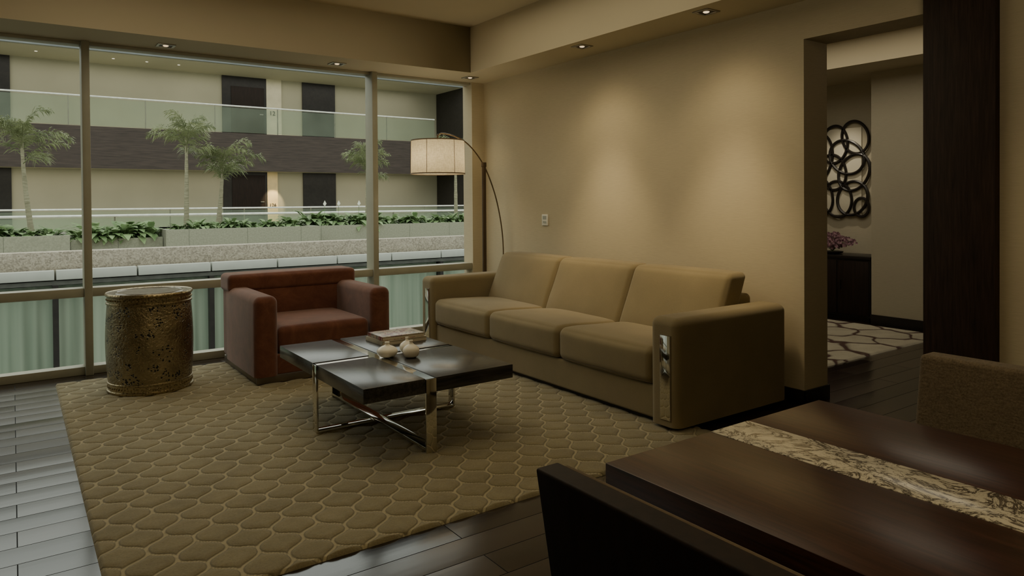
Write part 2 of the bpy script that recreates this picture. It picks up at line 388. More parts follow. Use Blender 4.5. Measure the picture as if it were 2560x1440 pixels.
# ------------------------------------------------------------------ RUGS (carved pile)
RT = .016
def rug_mesh(name, x0, x1, y0, y1, px, py, K, step, base, dome, mat, A=.25, wa=.13):
    nx = int(round((x1-x0)/step)); ny = int(round((y1-y0)/step)); nrm = A/math.tanh(K); P = []; D = []
    for j in range(ny+1):
        Y = y0+(y1-y0)*j/ny
        for i in range(nx+1):
            X = x0+(x1-x0)*i/nx
            wx = mnoise.noise(Vector((X*5, Y*5, 1.3)))*wa; wy = mnoise.noise(Vector((X*4+7, Y*4, 5.1)))*wa
            u = X/px + wx; v = Y/py + wy
            s0 = math.sin(2*PI*v); th = math.tanh(K*s0); s = th*nrm
            d = min(abs((u-s+100.5) % 1 - .5), abs((u-.5+s+100.5) % 1 - .5))*px
            sl = (1-th*th)*math.cos(2*PI*v)*nrm*K*2*PI*px/py; d /= math.sqrt(1+sl*sl)
            e = min(X-x0, x1-X, Y-y0, y1-Y)
            h = base + dome*(1-math.exp(-(max(0, d-.004)/.012)**1.5)) + .0012*mnoise.noise(Vector((X*60, Y*60, 0)))
            h *= min(1, math.sqrt(max(0, e)/.010))
            P.append((X, Y, h)); D.append(d)
    W_ = nx+1
    F = [(j*W_+i, j*W_+i+1, (j+1)*W_+i+1, (j+1)*W_+i) for j in range(ny) for i in range(nx)]
    me = bpy.data.meshes.new(name); me.from_pydata(P, [], F); me.materials.append(M[mat])
    at = me.attributes.new('celldist', 'FLOAT', 'POINT'); at.data.foreach_set('value', D)
    me.polygons.foreach_set('use_smooth', [True]*len(F)); me.update()
    o = bpy.data.objects.new(name, me); C.objects.link(o); return o
tag(rug_mesh('rug', .23, 3.05, 2.39, 5.82, .165, .23, 1.2, .0085, .010, .007, 'rug', wa=.09), 'large olive-gold area rug with ogee trellis pattern under the coffee table', 'rug')

# ------------------------------------------------------------------ SOFA
S = thing('sofa', 'long olive-tan three-seat sofa with chrome inlaid arms against the wall', 'sofa', (3.38, 3.98, 0))
for (y0, y1) in ((2.55, 2.75), (5.22, 5.42)):
    a = part('arm', soft(NB(), 2.86, 3.85, y0, y1, -.02, .62, .048, 6, (.0, .0, .0), zmin=.035, rs=6), 'sofa', S)
    ym = (y0+y1)/2 - .02
    f = NB(); bx(f, 2.854, 2.872, ym-.036, ym+.036, .07, .525, .0015)
    part('chrome_inlay', f, 'chrome', a, 'polished chrome strip')
    f = NB(); bx(f, 2.8575, 2.870, ym-.040, ym+.040, .066, .529, .001); part('inlay_edge', f, 'sofa_dark', a)
part('base', soft(NB(), 2.90, 3.78, 2.75, 5.22, .04, .225, .015, 8), 'sofa', S)
part('back_frame', soft(NB(), 3.62, 3.79, 2.76, 5.21, .20, .665, .03, 6), 'sofa', S)
cw = (5.22-2.75)/3
for i in range(3):
    y0 = 2.75 + i*cw
    def fs(q):
        q.z -= .025*max(0, (q.x-3.0))/.5
        q.z += .004*mnoise.noise(Vector((q.x*4, q.y*4, i)))
        return q
    sc = part('seat_cushion', soft(NB(), 2.875, 3.56, y0+.002, y0+cw-.002, .228, .435, .045, 12, (.012, 0, .020), fn=fs, rs=5), 'sofa', S)
    p = NB()
    for zz in (.243, .405): tube(p, [(2.897, y0+.02, zz), (2.884, y0+.06, zz), (2.876, y0+cw*.5, zz+.003), (2.884, y0+cw-.06, zz), (2.897, y0+cw-.02, zz)], .0035, 6)
    part('piping', p, 'sofa_dark', sc)
    def fb(q):
        k = (q.z-.40)/.40
        q.x += .17*k
        q.x += .006*mnoise.noise(Vector((q.x*4, q.y*4, q.z*4+i)))
        return q
    part('back_cushion', soft(NB(), 3.40, 3.58, y0+.002, y0+cw-.002, .38, .80, .038, 12, (.026, 0, .007), fn=fb, rs=5), 'sofa', S)
for x, y in ((2.93, 2.62), (2.93, 5.36)): part('foot', bx(NB(), x-.03, x+.03, y-.03, y+.03, RT, .05), 'black', S)
for x, y in ((3.78, 2.62), (3.78, 5.36)): part('foot', bx(NB(), x-.03, x+.03, y-.03, y+.03, 0, .05), 'black', S)
part('plinth', bx(NB(), 2.93, 2.96, 2.66, 5.3, RT, .045), 'black', S)

# ------------------------------------------------------------------ ARMCHAIR
A = thing('armchair', 'rust-red suede armchair in front of the window', 'armchair', (1.83, 5.38, RT))
for x0, x1 in ((1.33, 1.49), (2.18, 2.335)):
    part('arm', soft(NB(), x0, x1, 4.90, 5.72, .0, .615, .05, 6, (.003, .0, .0), zmin=.065, rs=6), 'suede', A)
part('backrest', soft(NB(), 1.34, 2.33, 5.60, 5.85, .065, .615, .04, 6, (0, .012, 0)), 'suede', A)
part('back_roll', soft(NB(), 1.325, 2.345, 5.59, 5.86, .575, .71, .035, 8, (0, .004, .006)), 'suede', A)
part('seat_cushion', soft(NB(), 1.492, 2.178, 4.93, 5.64, .20, .390, .045, 10, (0, 0, .018)), 'suede', A)
part('front_rail', soft(NB(), 1.48, 2.19, 4.925, 5.0, .065, .205, .012, 4), 'suede', A)
b = NB(); bx(b, 1.345, 2.32, 4.92, 4.95, RT, .07, .003); bx(b, 1.345, 1.375, 4.95, 5.80, RT, .07, .003); bx(b, 2.29, 2.32, 4.95, 5.80, RT, .07, .003); bx(b, 1.345, 2.32, 5.80, 5.83, RT, .07, .003)
bmesh.ops.remove_doubles(b, verts=b.verts[:], dist=1e-4)
part('plinth', b, 'plinth', A, 'dark metal plinth')

# ------------------------------------------------------------------ BRASS DRUM
bxc, byc = .755, 5.33
D = thing('drum_side_table', 'tall pierced brass drum side table left of the armchair', 'side table', (bxc, byc, RT))
prof = []
z = .668
for k in range(17):
    f = k/16; prof.append((.254 + .013*math.sin(PI*f), RT+.065 + f*(z-RT-.135)))
part('body', lathe(NB(), prof, bxc, byc, 64), 'brassp', D)
part('base_band', lathe(NB(), [(.0, RT), (.258, RT), (.262, RT+.006), (.262, RT+.016), (.254, RT+.020), (.254, RT+.055), (.260, RT+.059), (.260, RT+.068), (.254, RT+.071)], bxc, byc, 64), 'brass', D)
part('top_band', lathe(NB(), [(.254, z-.076), (.261, z-.073), (.261, z-.064), (.254, z-.060), (.256, z-.024), (.264, z-.018), (.267, z-.012), (.265, z-.003), (.262, z), (.256, z-.003)], bxc, byc, 64), 'brass', D)
part('top', lathe(NB(), [(0, z-.003), (.20, z-.003), (.203, z), (.21, z), (.213, z-.003), (.257, z-.003)], bxc, byc, 64), 'pearl', D)
for zz, rr in ((RT+.038, .255), (z-.042, .256)):
    b = NB()
    for k in range(72):
        a = 2*PI*k/72; tmp = bmesh.new(); bmesh.ops.create_icosphere(tmp, subdivisions=1, radius=.0065)
        for v in tmp.verts: v.co += Vector((bxc+rr*math.cos(a), byc+rr*math.sin(a), zz))
        merge(b, tmp)
    part('stud_row', b, 'brass', D)

# ------------------------------------------------------------------ COFFEE TABLE
T = thing('coffee_table', 'low black lacquer coffee table with crossing chrome straps', 'coffee table', (1.745, 3.7, RT))
x0, x1, y0, y1, zt, th = 1.32, 2.17, 3.075, 4.33, .385, .072
bxm, bym, w = 1.675, 3.72, .029
for i, (a0, a1, b0, b1) in enumerate(((x0, bxm-w, y0, bym-w), (bxm+w, x1, y0, bym-w), (x0, bxm-w, bym+w, y1), (bxm+w, x1, bym+w, y1))):
    part('top_panel', bx(NB(), a0, a1, b0, b1, zt-th, zt, .003), 'ctop' if i in (0, 3) else 'ctopx', T)
sz0 = zt-.004
b = NB(); bx(b, x0-.002, x1+.002, bym-w, bym+w, zt-.03, sz0); part('strap', b, 'chrome', T)
for (q0, q1) in ((y0-.002, bym-w), (bym+w, y1+.002)): part('strap', bx(NB(), bxm-w, bxm+w, q0, q1, zt-.03, sz0), 'chrome', T)
for (a0, a1, b0, b1) in ((x0-.004, x0+.008, bym-w, bym+w), (x1-.008, x1+.004, bym-w, bym+w), (bxm-w, bxm+w, y0-.004, y0+.008), (bxm-w, bxm+w, y1-.008, y1+.004)):
    part('leg', bx(NB(), a0, a1, b0, b1, RT, sz0, .001), 'chrome', T)
part('floor_bar', bx(NB(), x0+.008, x1-.008, bym-w, bym+w, RT, RT+.014, .001), 'chrome', T)
b = NB(); bx(b, bxm-w, bxm+w, y0+.008, y1-.008, RT+.014, RT+.028, .001); part('floor_bar', b, 'chrome', T)

def book(x0, x1, y0, y1, z0, z1, mat, rz, label, group):
    cx, cy = (x0+x1)/2, (y0+y1)/2
    t_ = thing('book', label, 'book', (cx, cy, z0), group)
    cv = NB(); bx(cv, x0, x1, y0, y1, z0, z0+.003, .001); bx(cv, x0, x1, y0, y1, z1-.003, z1, .001); bx(cv, x0, x0+.004, y0, y1, z0, z1, .001); part('cover', cv, mat, t_)
    part('pages', bx(NB(), x0+.004, x1-.004, y0+.002, y1-.002, z0+.003, z1-.003), 'pages', t_)
    t_.rotation_euler.z = rz; return t_
book(1.81, 2.12, 3.94, 4.17, zt, zt+.026, 'cover2', .03, 'tan hardback book, lower of the two on the coffee table', 'books on the coffee table')
book(1.82, 2.11, 3.95, 4.165, zt+.0265, zt+.050, 'cover', .0, 'hardback book with red and cream picture cover, upper of the two', 'books on the coffee table')
def vase(x, y, z, R, H, label):
    pr = [(0, z), (R*.45, z), (R*.82, z+H*.10), (R, z+H*.33), (R*.92, z+H*.54), (R*.60, z+H*.70), (R*.28, z+H*.79), (R*.19, z+H*.89), (R*.23, z+H), (R*.16, z+H), (R*.12, z+H*.85), (0, z+H*.8)]
    P = []
    for i in range(len(pr)-1):
        p0 = pr[max(i-1, 0)]; p1 = pr[i]; p2 = pr[i+1]; p3 = pr[min(i+2, len(pr)-1)]
        for k in range(4):
            s = k/4
            q = [0.5*((2*p1[j]) + (-p0[j]+p2[j])*s + (2*p0[j]-5*p1[j]+4*p2[j]-p3[j])*s*s + (-p0[j]+3*p1[j]-3*p2[j]+p3[j])*s**3) for j in (0, 1)]
            P.append((max(q[0], 0), max(q[1], z)))
    P.append(pr[-1])
    o = part('bud_vase', lathe(NB(), P, 0, 0, 32), 'ceramic'); o.location = (x, y, 0)
    tag(o, label, 'vase', 'white bud vases on the coffee table')
vase(1.712, 3.650, zt, .058, .082, 'squat wide white bud vase, leftmost of the three')
vase(1.812, 3.555, zt, .047, .095, 'round white bud vase nearest the sofa side, front right of the three')
vase(1.848, 3.675, zt, .043, .090, 'slim white bud vase standing behind the other two')

# ------------------------------------------------------------------ ARC FLOOR LAMP
px, py = 3.66, 5.64
Lp = thing('floor_lamp', 'arched bronze floor lamp with drum shade behind the sofa corner', 'lamp', (px, py, 0))
part('base', lathe(NB(), [(0, 0), (.15, 0), (.155, .01), (.15, .03), (.03, .036), (0, .036)], px, py, 40), 'bronze', Lp)
b = NB(); tube(b, [(px, py, .03), (px, py, 1.58), (px, py, 1.585), (px, py, 1.625)], [.020, .020, .025, .025], 14); part('pole', b, 'bronze', Lp)
def pl(X): return py - .165*(X-px)
key = [(3.80, .25), (3.845, .5), (3.855, .73), (3.845, .95), (3.81, 1.17), (3.76, 1.36), (3.68, 1.56), (3.59, 1.70), (3.48, 1.81), (3.35, 1.87), (3.24, 1.885), (3.215, 1.86)]
pts = [(3.69, pl(3.69), .05)]
ks = [(3.70, .05)] + key
for i in range(len(ks)-1):
    p0 = ks[max(i-1, 0)]; p1 = ks[i]; p2 = ks[i+1]; p3 = ks[min(i+2, len(ks)-1)]
    for k in range(4):
        s = k/4; q = [0.5*((2*p1[j]) + (-p0[j]+p2[j])*s + (2*p0[j]-5*p1[j]+4*p2[j]-p3[j])*s*s + (-p0[j]+3*p1[j]-3*p2[j]+p3[j])*s**3) for j in (0, 1)]
        pts.append((q[0], pl(q[0]), q[1]))
part('arc', tube(NB(), pts, .0065, 8), 'arcmetal', Lp)
sx, sy = 3.205, 5.715
sh = NB(); lathe(sh, [(.248, 1.512), (.243, 1.815)], sx, sy, 48); sho = part('lamp_shade', sh, 'shade', Lp, 'cream linen drum shade')
for zz in (1.512, 1.815):
    b = NB(); rr = .249 if zz < 1.6 else .244
    lathe(b, [(rr, zz-.004), (rr+.002, zz-.004), (rr+.002, zz+.006), (rr, zz+.006)], sx, sy, 48); part('trim', b, 'shadeband', sho)
for k in range(6):
    a = -PI/2 - .62 + k*PI/3 - .3
    part('seam', tube(NB(), [(sx+.250*math.cos(a), sy+.250*math.sin(a), 1.515), (sx+.245*math.cos(a), sy+.245*math.sin(a), 1.812)], .0022, 5), 'shadeband', sho)
b = NB()
for k in range(3): tube(b, [(sx, sy, 1.80), (sx+.243*math.cos(k*2.094), sy+.243*math.sin(k*2.094), 1.81)], .003, 6)
tube(b, [(sx, sy, 1.70), (sx, sy, 1.875)], .008, 8); tube(b, [(sx, sy, 1.875), (3.215, pl(3.215), 1.87)], .007, 8); part('harp', b, 'bronze', Lp)
bl = lathe(NB(), [(0, 1.60), (.025, 1.61), (.035, 1.64), (.025, 1.68), (.012, 1.70), (0, 1.70)], sx, sy, 16); part('bulb', bl, emis('frosted_bulb', (1, .8, .55), 4), Lp)
for dx_ in (-.09, .09):
    Pt = bpy.data.lights.new('lamp_light', 'POINT'); Pt.energy = 2.4; Pt.color = (1, .86, .60); Pt.shadow_soft_size = .08
    o = bpy.data.objects.new('lamp_light', Pt); C.objects.link(o); o.location = (sx+dx_, sy-.02, 1.66)

Th = thing('wall_thermostat', 'small white control panel on the wall above the sofa', 'thermostat', (XR, 5.03, 1.085))
part('plate', bx(NB(), XR-.012, XR, 4.985, 5.07, 1.035, 1.135, .003), 'plastic', Th)
part('display', bx(NB(), XR-.014, XR-.012, 5.002, 5.053, 1.09, 1.122), 'screen', Th)
for k in range(3): part('button', bx(NB(), XR-.014, XR-.012, 5.002+k*.018, 5.015+k*.018, 1.055, 1.075), 'screen', Th)

# ------------------------------------------------------------------ DINING TABLE
DT = thing('dining_table', 'dark mahogany dining table with a veined marble inlay strip', 'dining table', (1.28, .2, 0))
X0, X1, Y0, Y1 = .92, 1.64, -.85, 1.0
part('tabletop', bx(NB(), X0, 1.229, Y0, Y1, .685, .75, .002), 'dwood', DT)
part('tabletop', bx(NB(), 1.357, X1, Y0, Y1, .685, .75, .002), 'dwood', DT)
part('marble_inlay', bx(NB(), 1.229, 1.357, Y0, Y1, .69, .7505, .001), 'marble', DT, 'cream marble strip with dark veins')
for yy in (-.55, .55):
    part('leg', bx(NB(), 1.10, 1.46, yy-.04, yy+.04, .03, .69, .004), 'dwoodz', DT)
part('foot_plate', bx(NB(), 1.02, 1.54, -.65, .65, 0, .03, .004), 'dwoodz', DT)

def rake(q):
    if q.z > .45: q.x -= .16*(q.z-.45)
    return q
def chair(label, loc, rz, top, pad):
    t_ = thing('dining_chair', label, 'chair', (0, 0, 0), 'dining chairs at the marble inlaid table')
    hw = .25
    if pad:
        part('backrest', soft(NB(), -.245, -.175, -hw, hw, .40, top, .012, 6, (.003, 0, 0), fn=rake, rs=5), 'tweed', t_)
    else:
        part('back_shell', soft(NB(), -.245, -.200, -hw, hw, .40, top, .005, 6, fn=rake, rs=3), 'dwoodz', t_)
        part('backrest', soft(NB(), -.199, -.184, -hw+.004, hw-.004, .44, top-.006, .006, 6, (.004, 0, 0), fn=rake, rs=4), 'padtan', t_)
    part('seat', soft(NB(), -.21, .25, -hw+.01, hw-.01, .38, .47, .03, 6, (0, 0, .012)), 'tweed', t_)
    part('seat_frame', bx(NB(), -.22, .235, -hw+.015, hw-.015, .33, .385, .004), 'dwoodz', t_)
    for sx_ in (-.21, .22):
        for sy_ in (-hw+.035, hw-.035): part('leg', bx(NB(), sx_-.018, sx_+.018, sy_-.018, sy_+.018, 0, .335, .003), 'dwoodz', t_)
    t_.location = loc; t_.rotation_euler.z = rz; return t_
chair('dark dining chair seen from behind, its wooden back shell nearest the camera', (.953, .608, 0), 0, .845, 0)
chair('brown tweed dining chair on the far side of the dining table', (1.715, .655, 0), PI, .84, 1)

# ------------------------------------------------------------------ BEDROOM BEYOND
struct('wall_bedroom_far', bx(NB(), 7.0, 8.0, -2.0, 3.70, 0, 3.0), 'bedwall')
struct('wall_bedroom_niche', bx(NB(), 7.42, 8.0, 3.70, YW+.1, 0, 3.0), 'bedwall')
struct('wall_bedroom_left', bx(NB(), XR+.25, 7.42, YW, YW+.12, 0, 3.0), 'bedwall')
struct('wall_bedroom_right', bx(NB(), XR+.25, 7.0, -.5, -.4, 0, 3.0), 'bedwall')
b = NB(); bx(b, XR+.1, 8.0, -.5, YW+.12, 2.78, 2.95); bx(b, 6.48, 7.5, -.4, YW, 2.51, 2.78)
bmesh.ops.remove_doubles(b, verts=b.verts[:], dist=1e-4)
struct('ceiling_bedroom', b, 'ceil')
b = NB(); bx(b, 6.985, 7.0, -.4, 3.70, 0, .10); struct('baseboard_bedroom', b, 'black')
tag(rug_mesh('rug', 4.45, 6.88, 2.96, 5.4, .44, .64, .6, .012, .010, .004, 'rug2', .29, .22), 'cream rug with dark red looping lines in the room beyond', 'rug')
Cn = thing('console_cabinet', 'dark wood console cabinet in the niche below the ring artwork', 'cabinet', (7.2, 4.4, 0))
part('body', bx(NB(), 7.02, 7.40, 3.72, 5.1, .05, .64, .004), 'edark', Cn)
part('top', bx(NB(), 7.0, 7.41, 3.71, 5.12, .64, .67, .003), 'black', Cn)
for k in range(4):
    d = part('door', bx(NB(), 7.005, 7.02, 3.73+k*.34, 4.06+k*.34, .07, .62, .003), 'dwoodz', Cn); part('handle', bx(NB(), 6.99, 7.005, 4.02+k*.34, 4.03+k*.34, .32, .42), 'black', d)
part('plinth', bx(NB(), 7.05, 7.38, 3.75, 5.07, 0, .05), 'black', Cn)
Ar = thing('wall_art', 'abstract wall artwork of interlocking black rings on a cream panel', 'artwork', (7.4, 4.40, 1.03))
part('back_panel', bx(NB(), 7.405, 7.42, 4.02, 4.80, 1.08, 2.02, .002), 'artback', Ar)
def ay(x): return 4.41-(x-2068)*.00449
def az(y): return 2.07-(y-317)*.00446
for (cx, cy, rx, ry, rot) in ((2088, 366, 34, 46, .1), (2141, 352, 32, 40, -.35), (2120, 398, 46, 38, .7), (2138, 436, 36, 46, .5), (2084, 434, 34, 44, -.2),
                         (2096, 500, 36, 44, -.15), (2134, 498, 36, 42, .5), (2156, 520, 18, 22, 0),
                         (2036, 400, 46, 66, .3), (2042, 490, 40, 54, -.4), (1996, 430, 34, 52, .2), (1990, 360, 26, 40, -.2), (1994, 512, 28, 36, .2)):
    P = []
    for k in range(48):
        a = 2*PI*k/48; u, v = rx*math.cos(a), ry*math.sin(a)
        P.append((7.393, ay(cx + u*math.cos(rot)-v*math.sin(rot)), az(cy + u*math.sin(rot)+v*math.cos(rot))))
    part('ring', tube(NB(), P, .0160, 6, True), 'artblack', Ar)
Or = thing('orchid_bowl', 'bowl of dusty purple orchids on the dark console cabinet', 'flowers', (7.15, 4.20, .67))
part('bowl', lathe(NB(), [(0, .67), (.06, .67), (.10, .68), (.11, .70), (.10, .70), (.08, .69), (0, .68)], 7.15, 4.20, 24), 'black', Or)
b = NB(); st = NB()
for k in range(46):
    a = random.uniform(0, 2*PI); L = random.uniform(.05, .27); P = []
    for j in range(7):
        f = j/6; P.append((7.15+L*.4*f*math.cos(a), 4.20+L*f*math.sin(a), .70+.19*math.sin(f*2.0)*(1-L*1.8)))
    tube(st, P, .003, 5)
    for j in range(2, 7):
      for rep in range(3):
        c0 = Vector(P[j]) + Vector([random.uniform(-.03, .03) for _ in range(3)]); s_ = random.uniform(.8, 1.3); c0.z = max(c0.z, .70)
        for q in range(5):
            aa = 2*PI*q/5+rep; n = Vector((random.uniform(-.6, .2), math.cos(aa), math.sin(aa))); side = n.cross(Vector((1, 0, 0))).normalized()
            b.faces.new([b.verts.new(c0), b.verts.new(c0+(n*.010+side*.009)*s_), b.verts.new(c0+n*.017*s_), b.verts.new(c0+(n*.010-side*.009)*s_)])
part('stems', st, 'leaf', Or); part('blossoms', b, 'orchid', Or)
area(5.4, 3.4, 2.76, 1.6, 2.2, 20, (1, .90, .70))
spot(6.9, 4.15, 2.48, 30, 70, .28, 0, (1, .88, .66), blend=1)

# ------------------------------------------------------------------ EXTERIOR
struct('terrace_floor', bx(NB(), -12, 26, 12.10, 31.2, .10, .31), 'granite3')
struct('wall_parapet', bx(NB(), -12, 26, 12.14, 12.46, .31, .575, .006), 'granite')
struct('wall_lower_floor', bx(NB(), -12, 26, 12.6, 12.8, -4, .1), 'edark')
struct('ground_outside', bx(NB(), -20, 30, 6.4, 12.9, -4.2, -4.0), 'edark')
cp = thing('parapet_coping', 'pale metal coping along the terrace edge outside', 'coping', (3, 12, .2))
lowf = thing('lower_facade', 'dark window posts of the curtained floor below the terrace', 'facade', (3, 12, -4))
b = NB(); bx(b, -12, 26, 11.98, 12.08, .11, .17); part('head_rail', b, 'eband', lowf)
seams = [.49 + 1.045*k for k in range(-9, 20)]
first = None
for k, x in enumerate(seams[:-1]):
    part('coping_panel', bx(NB(), x+.012, seams[k+1]-.012, 11.95, 12.12, .185, .32, .004), 'coping', cp)
    if k % 2 == 1:
        part('post', bx(NB(), x-.035, x+.035, 11.93, 12.06, -4, .11), 'edark', lowf)
        cu = NB(); W = 2.07; n = 110; v0 = []
        for j in range(n+1):
            X = W*j/n; y = .020*math.sin(X*2*PI/.19+.9*math.sin(X*7)) + .02*math.sin(X*11)
            v0.append((cu.verts.new((X, y*.7, 4.09)), cu.verts.new((X*1.0, y*1.0, 0))))
        for j in range(n): cu.faces.new((v0[j][0], v0[j+1][0], v0[j+1][1], v0[j][1]))
        if first is None: first = part('curtain', cu, 'curtain'); o = first
        else: cu.free(); o = first.copy(); C.objects.link(o)
        o.location = (x+.01, 12.14, -4.0); tag(o, 'pale green sheer curtain behind the windows of the floor below', 'curtain', 'curtains of the floor below')
part('sill_band', bx(NB(), -12, 26, 11.90, 11.95, -1.35, -1.2), 'coping', lowf)

def planter(x0, x1, y0, y1, zt_, label):
    t_ = thing('stone_planter', label, 'planter', ((x0+x1)/2, (y0+y1)/2, .31), 'granite planters on the terrace')
    b = NB(); w_ = .09
    for (p0, p1, p2, p3) in ((x0, x1, y0, y0+w_), (x0, x1, y1-w_, y1), (x0, x0+w_, y0+w_, y1-w_), (x1-w_, x1, y0+w_, y1-w_)): bx(b, p0, p1, p2, p3, .31, zt_)
    bmesh.ops.remove_doubles(b, verts=b.verts[:], dist=1e-4)
    part('box', b, 'granite2', t_)
    part('soil', bx(NB(), x0+w_, x1-w_, y0+w_, y1-w_, .31, zt_-.05), 'soil', t_)
planter(-6, .92, 16.3, 18.4, .66, 'granite planter at the far left of the terrace')
planter(.94, 2.6, 16.5, 18.4, .56, 'lower granite planter full of broad leaves between two taller ones')
planter(2.62, 5.9, 16.2, 18.4, .72, 'wide granite planter holding the two middle palms')
planter(5.92, 16, 16.8, 18.4, .70, 'long granite planter at the right of the terrace')
def palm(x, y, z0, ztop, lean, label, seed, nf=13, L=.85):
    random.seed(seed)
    t_ = thing('palm_tree', label, 'palm tree', (x, y, z0), 'small palms in the terrace planters')
    zc = ztop-.60; P = []; R = []
    for k in range(14):
        f = k/13; P.append((x+lean*math.sin(f*1.5), y, z0+(zc-z0)*f)); R.append(.058-.034*f + (.005 if k % 2 else 0))
    part('trunk', tube(NB(), P, R, 10), 'bark', t_)
    b = NB()
    for k in range(nf):
        c0 = Vector(P[-1]) - Vector((0, 0, .6*((k*5) % nf)/nf))
        az_ = 2*PI*k*.382 + random.uniform(-.3, .3); el = random.choice([1.4, 1.15, .85, .5]) + random.uniform(-.1, .1); LL = L*random.uniform(.65, 1.05)
        d = Vector((math.cos(az_), math.sin(az_), 0)); p = c0.copy(); ang = el; pts = [p.copy()]; n = 14
        for j in range(n):
            p = p + (d*math.cos(ang) + Vector((0, 0, math.sin(ang))))*(LL/n); ang -= (.30+el*.25)*(j/n)*4.2/n*1.7; pts.append(p.copy())
        tube(b, pts, [.010*(1-.8*j/n) for j in range(n+1)], 5)
        side = Vector((-d.y, d.x, 0))
        for j in range(4, n+1):
            f = j/n; ll = .27*math.sin(PI*min(1, .10+.8*f))*random.uniform(.6, 1.35)
            fw = (pts[j]-pts[j-1]).normalized()
            for s in (-1, 1):
                for rep in range(3):
                    upz = random.uniform(-.8, 1.0); base = pts[j-1].lerp(pts[j], rep*.33)
                    dv = (side*s*.8 + fw*.7 + Vector((0, 0, upz))).normalized(); wv_ = (fw+Vector((0, 0, .4))).normalized()*.011
                    m_ = base+dv*ll*.55; e_ = base+dv*ll+Vector((0, 0, -ll*.35))
                    a0 = b.verts.new(base-wv_*.3); a1 = b.verts.new(base+wv_*.3); m0 = b.verts.new(m_-wv_); m1 = b.verts.new(m_+wv_); e0 = b.verts.new(e_)
                    b.faces.new((a0, a1, m1, m0)); b.faces.new((m0, m1, e0))
    part('fronds', b, 'palm', t_, sharp=180)
palm(.33, 17.5, .6, 3.25, -.15, 'small palm left of the first window mullion, leftmost outside', 1, 17, 1.05)
palm(3.25, 17.5, .68, 3.38, .02, 'taller palm of the pair in the middle planter', 2, 15, .95)
palm(3.95, 17.6, .68, 2.85, .12, 'shorter leaning palm of the pair in the middle planter', 3, 16, 1.0)
palm(7.72, 17.6, .65, 3.0, 0, 'small palm partly hidden by the second window mullion', 4, 14, .9)
palm(10.45, 17.6, .65, 3.35, 0, 'palm outside seen above the arc lamp shade', 5, 14, .9)
random.seed(11)
def clump():
    b = NB()
    for k in range(60):
        a = random.uniform(0, 2*PI); L = random.uniform(.20, .46); el = random.uniform(.35, 1.35); wd = L*.15
        d = Vector((math.cos(a), math.sin(a), 0)); s = Vector((-d.y, d.x, 0)); p = d*random.uniform(0, .10); pr = None; ang = el
        for j in range(6):
            f = j/5; hw = wd*math.sin(PI*min(.98, max(.04, (f-.25)/.75))) if f > .25 else .004
            q = (b.verts.new(p-s*hw+Vector((0, 0, hw*.3))), b.verts.new(p+s*hw+Vector((0, 0, hw*.3))))
            if pr: b.faces.new((pr[0], pr[1], q[1], q[0]))
            pr = q; p = p + (d*math.cos(ang)+Vector((0, 0, math.sin(ang))))*L/5; ang -= .30
    return b
protos = []
for k in range(3): protos.append(part('leafy_plant', clump(), 'leaf', sharp=180))
used = 0
def place(x, y, z, s):
    global used
    if used < 3: o = protos[used]
    else: o = protos[used % 3].copy(); C.objects.link(o)
    used += 1
    o.location = (x, y, z); o.rotation_euler.z = random.uniform(0, 6.28); o.scale = (s, s, s*random.uniform(.9, 1.25))
    tag(o, 'bushy broad-leaved green plant in a terrace planter', 'plant', 'broad-leaved plants in the terrace planters')
for (xa, xb, n, z, ya, s) in ((-1.6, .8, 8, .60, 16.9, .95), (1.05, 2.5, 6, .52, 16.8, 1.25), (1.2, 2.4, 4, .52, 17.5, 1.4), (2.9, 5.3, 9, .66, 17.0, .8), (5.4, 5.8, 1, .66, 17.1, 1.2), (6.1, 7.9, 7, .64, 17.3, 1.4), (8.2, 12.6, 13, .64, 17.3, 1.1)):
    for k in range(n): place(xa+(xb-xa)*(k+.5)/n+random.uniform(-.05, .05), ya+random.uniform(-.1, .2), z, s*random.uniform(.85, 1.1))
for (x, y) in ((6.3, 17.0), (6.7, 17.1), (7.2, 17.0)):
    b = NB(); tube(b, [(0, 0, 0), (.02, 0, .30), (.03, 0, .5)], .005, 5); fl = NB()
    t_ = thing('peace_lily_flower', 'white lily flower rising above the planter leaves', 'flower', (0, 0, 0), 'white flowers in the right planter')
    part('stem', b, 'leaf', t_); vs = [fl.verts.new(v) for v in ((.03, 0, .47), (-.015, 0, .53), (.03, .0, .62), (.075, 0, .54))]; fl.faces.new(vs); part('petal', fl, 'flower', t_); t_.location = (x, y, .70)
def railing(Y, zr, z0, xa, xb, label, step, glass=True):
    t_ = thing('glass_railing', label, 'railing', ((xa+xb)/2, Y, z0))
    part('handrail', tube(NB(), [(xa, Y, zr), (xb, Y, zr)], .032, 10), 'chromeext', t_)
    x = xa
    while x < xb-.1:
        x2 = min(x+step, xb)
        if glass: part('glass_panel', bx(NB(), x+.01, x2-.01, Y-.008, Y+.008, z0+.03, zr-.06), 'rglass', t_)
        part('post', bx(NB(), x-.015, x+.015, Y+.01, Y+.05, z0, zr), 'steel', t_)
        x = x2
railing(29.0, 5.09, 4.03, -8, 16.1, 'upper floor glass railing with chrome handrail outside', 2.41)
railing(27.0, 1.10, .31, -8, 17.0, 'rear terrace glass railing close to the corridor doors', 2.5)
railing(20.0, .98, .31, -8, 17.2, 'front terrace glass railing behind the planters', 2.52)
OB = thing('opposite_building', 'cream corridor building with dark doors across the atrium', 'building', (8, 31, .31))
part('lower_wall', bx(NB(), -14, 26, 31, 31.2, .31, 2.62), 'ewall', OB)
part('upper_wall', bx(NB(), -14, 26, 31, 31.2, 4.0, 6.6), 'ewall', OB)
part('floor_slab', bx(NB(), -14, 26, 29.08, 31.2, 2.60, 4.03), 'ewall', OB)
